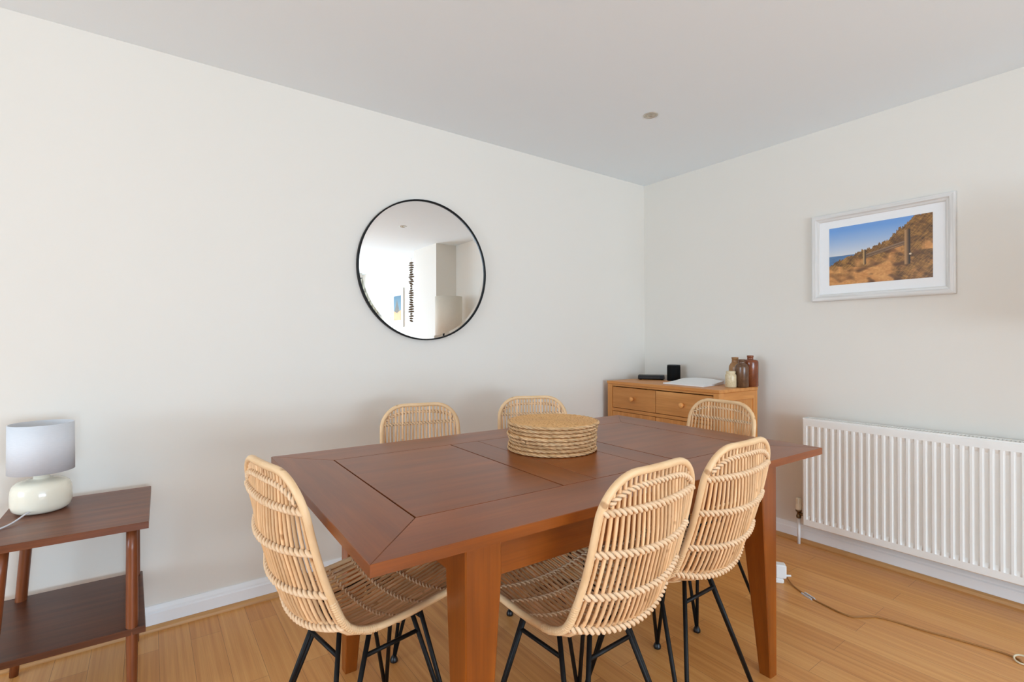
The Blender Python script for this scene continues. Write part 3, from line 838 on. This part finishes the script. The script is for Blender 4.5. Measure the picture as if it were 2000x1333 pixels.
for a, b in ((pw + 0.002, mid - 0.0015), (mid + 0.0015, SW - pw - 0.002)):
    mb = MB(); add_box(mb, (a, 0.005, SBZ - 0.185), (b, 0.022, SBZ - 0.040), 0.002, 'x', 0.92); d = mb.build('drawer', M_OAK, t)
    mb = MB(); add_lathe(mb, [(0, 0.0), (0.010, 0.0), (0.009, 0.010), (0.0165, 0.016), (0.0175, 0.022), (0.013, 0.029), (0, 0.031)], seg=24, M=Matrix.Rotation(radians(90), 4, 'X'), center=((a + b) / 2 - 0.0, 0.005, SBZ - 0.112), tint=1.12); mb.build('knob', M_OAK, d)
for a, b, kx in ((pw + 0.002, mid - 0.0015, 0.86), (mid + 0.0015, SW - pw - 0.002, 0.14)):
    mb = MB(); add_box(mb, (a, 0.005, 0.133), (b, 0.022, SBZ - 0.211), 0.002, 'z', 0.95); d = mb.build('door', M_OAK, t)
    mb = MB(); add_lathe(mb, [(0, 0.0), (0.010, 0.0), (0.009, 0.010), (0.0165, 0.016), (0.0175, 0.022), (0.013, 0.029), (0, 0.031)], seg=24, M=Matrix.Rotation(radians(90), 4, 'X'), center=(a + (b - a) * kx, 0.005, 0.50), tint=1.12); mb.build('knob', M_OAK, d)

# things on the sideboard
def on_top(x, y, dz=0.0006): return (x, y, SBZ + dz)
t = thing('set_top_box', 'flat black set-top box lying on the left end of the sideboard', 'electronic box', on_top(-0.188, -0.210), radians(-52.9))
mb = MB(); add_box(mb, (-0.093, -0.0, 0.004), (0.093, 0.115, 0.032), 0.004); mb.build('casing', M_BLKPL, t)
for x in (-0.075, 0.075):
    for y in (0.015, 0.1):
        mb = MB(); add_box(mb, (x - 0.008, y - 0.008, 0), (x + 0.008, y + 0.008, 0.0045), 0.001); mb.build('rubber_foot', M_BLACK, t)
mb = MB(); add_box(mb, (0.060, -0.0012, 0.010), (0.086, 0.001, 0.026), 0.0004); mb.build('display_window', plain('smoked_display', srgb(34, 40, 52), 0.15), t)
t = thing('smart_speaker', 'black cylindrical speaker standing beside the flat black box on the sideboard', 'speaker', on_top(-0.118, -0.352))
mb = MB(); add_lathe(mb, [(0, 0), (0.043, 0), (0.0455, 0.003), (0.0455, 0.100), (0.044, 0.104)], seg=48); mb.build('fabric_body', M_BLKCLOTH, t)
mb = MB(); add_lathe(mb, [(0.044, 0.104), (0.0455, 0.106), (0.0455, 0.110), (0.043, 0.113), (0.02, 0.1125), (0, 0.1125)], seg=48); mb.build('top_cap', M_BLKPL, t)

mb = MB(); nx, ny = 14, 10
qc = [Vector((-0.395, -0.470)), Vector((-0.420, -0.785)), Vector((-0.135, -0.745)), Vector((-0.120, -0.430))]
def sheet(z_, k_):
    V = []
    for j in range(ny + 1):
        for i in range(nx + 1):
            u, v = i / nx, j / ny
            p = (qc[0] * (1 - u) + qc[1] * u) * (1 - v) + (qc[3] * (1 - u) + qc[2] * u) * v
            V.append((p.x, p.y, z_ + k_ * (0.016 * v * v + 0.010 * sin(pi * u) * v)))
    return V
A = sheet(SBZ + 0.0008, 0.0); B = sheet(SBZ + 0.0075, 1.0); n_ = len(A); F = []
for j in range(ny):
    for i in range(nx):
        a = j * (nx + 1) + i; F += [(a + n_, a + n_ + 1, a + n_ + nx + 2, a + n_ + nx + 1), (a, a + nx + 1, a + nx + 2, a + 1)]
for i in range(nx):
    F.append((i, i + 1, i + 1 + n_, i + n_)); a = ny * (nx + 1) + i; F.append((a + 1, a, a + n_, a + n_ + 1))
for j in range(ny):
    a = j * (nx + 1); F.append((a + nx + 1, a, a + n_, a + n_ + nx + 1)); a += nx; F.append((a, a + nx + 1, a + n_ + nx + 1, a + n_))
mb.add(A + B, F, True)
o = mb.build('paper_pad', M_PAPER); tag(o, 'thick pad of curling white paper lying on the middle of the sideboard', 'paper')
md = o.modifiers.new('edge', 'EDGE_SPLIT'); md.split_angle = radians(40)

def bottle(name, label, cat, x, y, prof, mat, parts=None):
    mb = MB(); add_lathe(mb, prof, seg=40); o = mb.build(name, mat); o.location = on_top(x, y)
    return tag(o, label, cat, 'stoneware bottles on the sideboard')
def hollow(p, w=0.004, zin=0.01):
    r_, z_ = p[-1]; return p + [(r_ - w * 0.4, z_ + 0.001), (r_ - w, z_ - 0.001), (r_ - w, z_ - 0.03), (0, z_ - 0.03)]
bottle('stoneware_bottle', 'tall broad red-brown glazed stoneware bottle at the right end of the sideboard', 'bottle', -0.134, -0.920,
       hollow([(0, 0), (0.042, 0), (0.0462, 0.004), (0.0465, 0.146), (0.0455, 0.154), (0.041, 0.161), (0.030, 0.165), (0.0185, 0.167), (0.0175, 0.170), (0.0175, 0.179), (0.0192, 0.181), (0.0192, 0.190)]), M_RED)
bottle('stoneware_bottle', 'squat dark brown stoneware bottle with broad shoulders, in front of the red-brown bottle', 'bottle', -0.224, -0.916,
       hollow([(0, 0), (0.035, 0), (0.0385, 0.004), (0.0388, 0.120), (0.0375, 0.128), (0.030, 0.138), (0.0205, 0.143), (0.0190, 0.147), (0.0188, 0.159), (0.0205, 0.161), (0.0205, 0.168)]), M_DKBR)
bottle('stoneware_bottle', 'tan two-tone stoneware bottle with sloping shoulders, standing behind the cream jar', 'bottle', -0.136, -0.822,
       hollow([(0, 0), (0.032, 0), (0.036, 0.004), (0.0362, 0.112), (0.0355, 0.122), (0.028, 0.136), (0.0215, 0.144), (0.0195, 0.150), (0.0185, 0.166), (0.0208, 0.168), (0.0208, 0.177)]), M_TAN)
bottle('stoneware_jar', 'small cream stoneware jar with a wide lip at the front of the bottles', 'jar', -0.288, -0.882,
       hollow([(0, 0), (0.029, 0), (0.0320, 0.003), (0.0322, 0.070), (0.0305, 0.077), (0.0265, 0.081), (0.0255, 0.084), (0.0268, 0.087), (0.0275, 0.089), (0.0275, 0.097)], 0.004), M_JAR)

# ------------------------------------------------------------------ side table and lamp
t = thing('side_table', 'two-tier dark teak side table against the left wall', 'side table', (0, 0, 0))
STZ = 0.605
mb = MB(); add_prism(mb, [(-3.535, -0.545), (-3.139, -0.552), (-3.131, -0.062), (-3.535, -0.062)], STZ - 0.022, STZ, 0.002, 0.0); mb.build('top', M_WALNUT, t)
mb = MB(); add_prism(mb, [(-3.565, -0.530), (-3.147, -0.540), (-3.159, -0.050), (-3.565, -0.050)], 0.246, 0.266, 0.002, 0.0, 0.62); mb.build('shelf', M_WALNUT, t)  # tint darkens the shelf, painting in the shade beneath the top
mb = MB()
for sx, sy in ((1, -1), (1, 1), (-1, -1), (-1, 1)):
    x_t = -3.333 + sx * 0.150; y_t = -0.300 + sy * 0.205
    x_b = -3.355 + sx * 0.172; y_b = -0.305 + sy * 0.232
    if sy > 0: y_b = -0.300 + 0.225
    mb = MB(); pts = [Vector((x_b, y_b, 0)).lerp(Vector((x_t, y_t, STZ - 0.022)), k / 8) for k in range(9)]
    add_tube(mb, pts, [0.0125, 0.0140, 0.0152, 0.0160, 0.0165, 0.0165, 0.0163, 0.0160, 0.0155], 12, tint=1.25); mb.build('leg', M_WALNUT, t)

LXc, LYc = -3.4385, -0.195
t = thing('table_lamp', 'small cream ceramic table lamp with white drum shade on the side table', 'lamp', (LXc, LYc, STZ + 0.0005))
mb = MB(); add_lathe(mb, [(0, 0), (0.055, 0), (0.066, 0.003), (0.076, 0.012), (0.081, 0.030), (0.081, 0.058), (0.079, 0.080), (0.074, 0.093), (0.062, 0.103), (0.040, 0.108), (0.024, 0.110), (0.0215, 0.112), (0.0215, 0.128), (0.019, 0.130), (0, 0.130)], seg=56); mb.build('base', M_CREAM, t)
mb = MB(); add_lathe(mb, [(0.084, 0.136), (0.0875, 0.1355), (0.0865, 0.300), (0.0835, 0.3005), (0.0845, 0.1365), (0.084, 0.136)], seg=64); mb.build('lamp_shade', M_SHADE, t)
mb = MB()
for k in range(3):
    a = 2 * pi * k / 3 + 0.4; add_tube(mb, [(0.015 * cos(a), 0.015 * sin(a), 0.150), (0.0845 * cos(a), 0.0845 * sin(a), 0.150)], 0.0015, 6)
add_lathe(mb, [(0.013, 0.128), (0.016, 0.130), (0.016, 0.170), (0.013, 0.172)], seg=20); mb.build('bulb_holder', M_PLASTIC, t)
mb = MB(); add_lathe(mb, [(0.012, 0.170), (0.014, 0.185), (0.026, 0.215), (0.028, 0.235), (0.020, 0.255), (0, 0.264)], seg=24); mb.build('bulb', M_PLASTIC, t)
mb = MB(); add_tube(mb, smooth([(-0.020, -0.0765, 0.0165), (-0.027, -0.094, 0.016), (-0.052, -0.145, 0.006), (-0.085, -0.200, 0.0025), (-0.105, -0.28, 0.0025), (-0.112, -0.352, 0.0020), (-0.113, -0.375, -0.03), (-0.115, -0.385, -0.20), (-0.118, -0.39, -0.45), (-0.14, -0.39, -0.601), (-0.30, -0.36, -0.602)], 8), 0.0026, 8); mb.build('power_cord', M_CORD, t)

# ------------------------------------------------------------------ cable and adaptor on the floor
mb = MB()
pts = [(-0.655, -1.438, 0.010), (-0.665, -1.462, 0.004), (-0.682, -1.500, 0.0035), (-0.701, -1.585, 0.0035), (-0.710, -1.640, 0.0035), (-0.700, -1.680, 0.0035), (-0.655, -1.712, 0.0035), (-0.622, -1.740, 0.0035), (-0.600, -1.805, 0.0035), (-0.586, -1.885, 0.0035), (-0.561, -1.972, 0.0035), (-0.540, -2.055, 0.0035), (-0.528, -2.115, 0.0035), (-0.535, -2.155, 0.0035), (-0.556, -2.185, 0.0035), (-0.54, -2.35, 0.0035), (-0.50, -2.75, 0.0035)]
pre = [(-0.560, -1.318, 0.034), (-0.575, -1.335, 0.022), (-0.605, -1.370, 0.008), (-0.635, -1.410, 0.0035)]
add_tube(mb, smooth(pre + pts[1:], 8), 0.0033, 8)
o = mb.build('floor_cable', M_TANCORD); tag(o, 'thin tan cable snaking across the floor in front of the radiator', 'cable')
mb = MB(); add_box(mb, (-0.034, -0.012, 0.0), (0.034, 0.012, 0.0005), 0.0001); add_box(mb, (-0.030, -0.011, 0.0005), (0.030, -0.006, 0.006), 0.001); add_box(mb, (-0.030, 0.006, 0.0005), (0.030, 0.011, 0.006), 0.001)
o = mb.build('cable_clip', plain('clear_clip', srgb(214, 216, 220), 0.2)); o.location = (-0.668, -1.482, 0.0); o.rotation_euler = (0, 0, radians(-115))
tag(o, 'short clear plastic clip round the tan cable on the floor, beside the adaptor', 'cable clip')
mb = MB(); ring = [(0.022 * cos(2 * pi * k / 24), 0.022 * sin(2 * pi * k / 24), 0.012 + 0.006 * cos(2 * pi * k / 24)) for k in range(24)]
add_tube(mb, ring, 0.0032, 8, True)
o = mb.build('cable_ring', plain('pale_ring', srgb(214, 196, 164), 0.5)); o.location = (-0.541, -2.165, -0.0025); tag(o, 'pale ring looped round the tan cable at the right edge of the floor', 'cable ring')
t = thing('plug_adaptor', 'white plug adaptor standing on the floor behind the table leg by the radiator', 'plug adaptor', (-0.622, -1.336, 0), radians(-54))
mb = MB(); add_box(mb, (-0.028, -0.024, 0.022), (0.022, 0.024, 0.088), 0.006); mb.build('casing', M_PLASTIC, t)
mb = MB(); add_box(mb, (-0.030, -0.027, 0.0), (0.010, 0.027, 0.022), 0.005); mb.build('plug', M_PLASTIC, t)
mb = MB(); add_tube(mb, [(0.012, 0.0, 0.030), (0.045, 0.0, 0.034)], [0.006, 0.0042], 10); mb.build('strain_relief', M_PLASTIC, t)

# ------------------------------------------------------------------ things the mirror shows
t = thing('floor_lamp', 'floor lamp with beige drum shade by the right wall, seen only in the mirror', 'lamp', (-0.315, -2.62, 0))
mb = MB(); add_lathe(mb, [(0.155, 1.22), (0.158, 1.22), (0.158, 1.71), (0.155, 1.71), (0.155, 1.22)], seg=64); mb.build('lamp_shade', M_DRUM, t)
mb = MB(); add_tube(mb, [(0, 0, 0.02), (0, 0, 1.665)], 0.011, 12)
for k in range(3):
    a = 2 * pi * k / 3; add_tube(mb, [(0, 0, 1.66), (0.156 * cos(a), 0.156 * sin(a), 1.66)], 0.002, 6)
mb.build('pole', M_BLACK, t)
mb = MB(); add_lathe(mb, [(0, 0), (0.13, 0), (0.135, 0.006), (0.13, 0.018), (0.02, 0.026), (0, 0.026)], seg=40); mb.build('base', M_BLACK, t)

t = thing('driftwood_garland', 'hanging string of dark driftwood pieces, seen only in the round mirror', 'garland', (-0.07, -4.18, 0))
mb = MB(); add_tube(mb, [(0, 0, 1.47), (0, 0, HC)], 0.002, 6); mb.build('string', M_STRING, t)
rg = random.Random(11)
for k in range(26):
    z = 1.49 + k * 0.0335; a = rg.uniform(0, 6.28); L = rg.uniform(0.035, 0.062); mb = MB()
    d = Vector((cos(a) * L * 0.6, sin(a) * L, rg.uniform(-0.008, 0.008)))
    add_tube(mb, [Vector((0, 0, z)) - d, Vector((0, 0, z + 0.002)), Vector((0, 0, z)) + d * 0.9], [0.008, 0.0155, 0.010], 7); mb.build('driftwood_piece', M_DRIFT, t)

t = thing('curtain', 'pale patterned curtain beside the garden doors, seen only in the round mirror', 'curtain', (0, 0, 0))
mb = MB(); n = 60; V = []
for z in (0.02, 1.0, 2.22):
    for k in range(n + 1):
        x = -0.56 + 0.50 * k / n; V.append((x, YW + 0.14 + 0.03 * sin(k * 0.85) * (1.0 if z < 2 else 0.7), z))
F = [(r * (n + 1) + i, r * (n + 1) + i + 1, (r + 1) * (n + 1) + i + 1, (r + 1) * (n + 1) + i) for r in range(2) for i in range(n)]
mb.add(V, F, True); o = mb.build('drape', M_CURTAIN, t); md = o.modifiers.new('thick', 'SOLIDIFY'); md.thickness = 0.004
mb = MB(); add_tube(mb, [(-3.6, YW + 0.14, 2.26), (-0.04, YW + 0.14, 2.26)], 0.011, 10)
for x in (-3.4, -1.8, -0.3): add_tube(mb, [(x, YW, 2.26), (x, YW + 0.14, 2.26)], 0.007, 8)
mb.build('curtain_rail', M_BLACK, t)
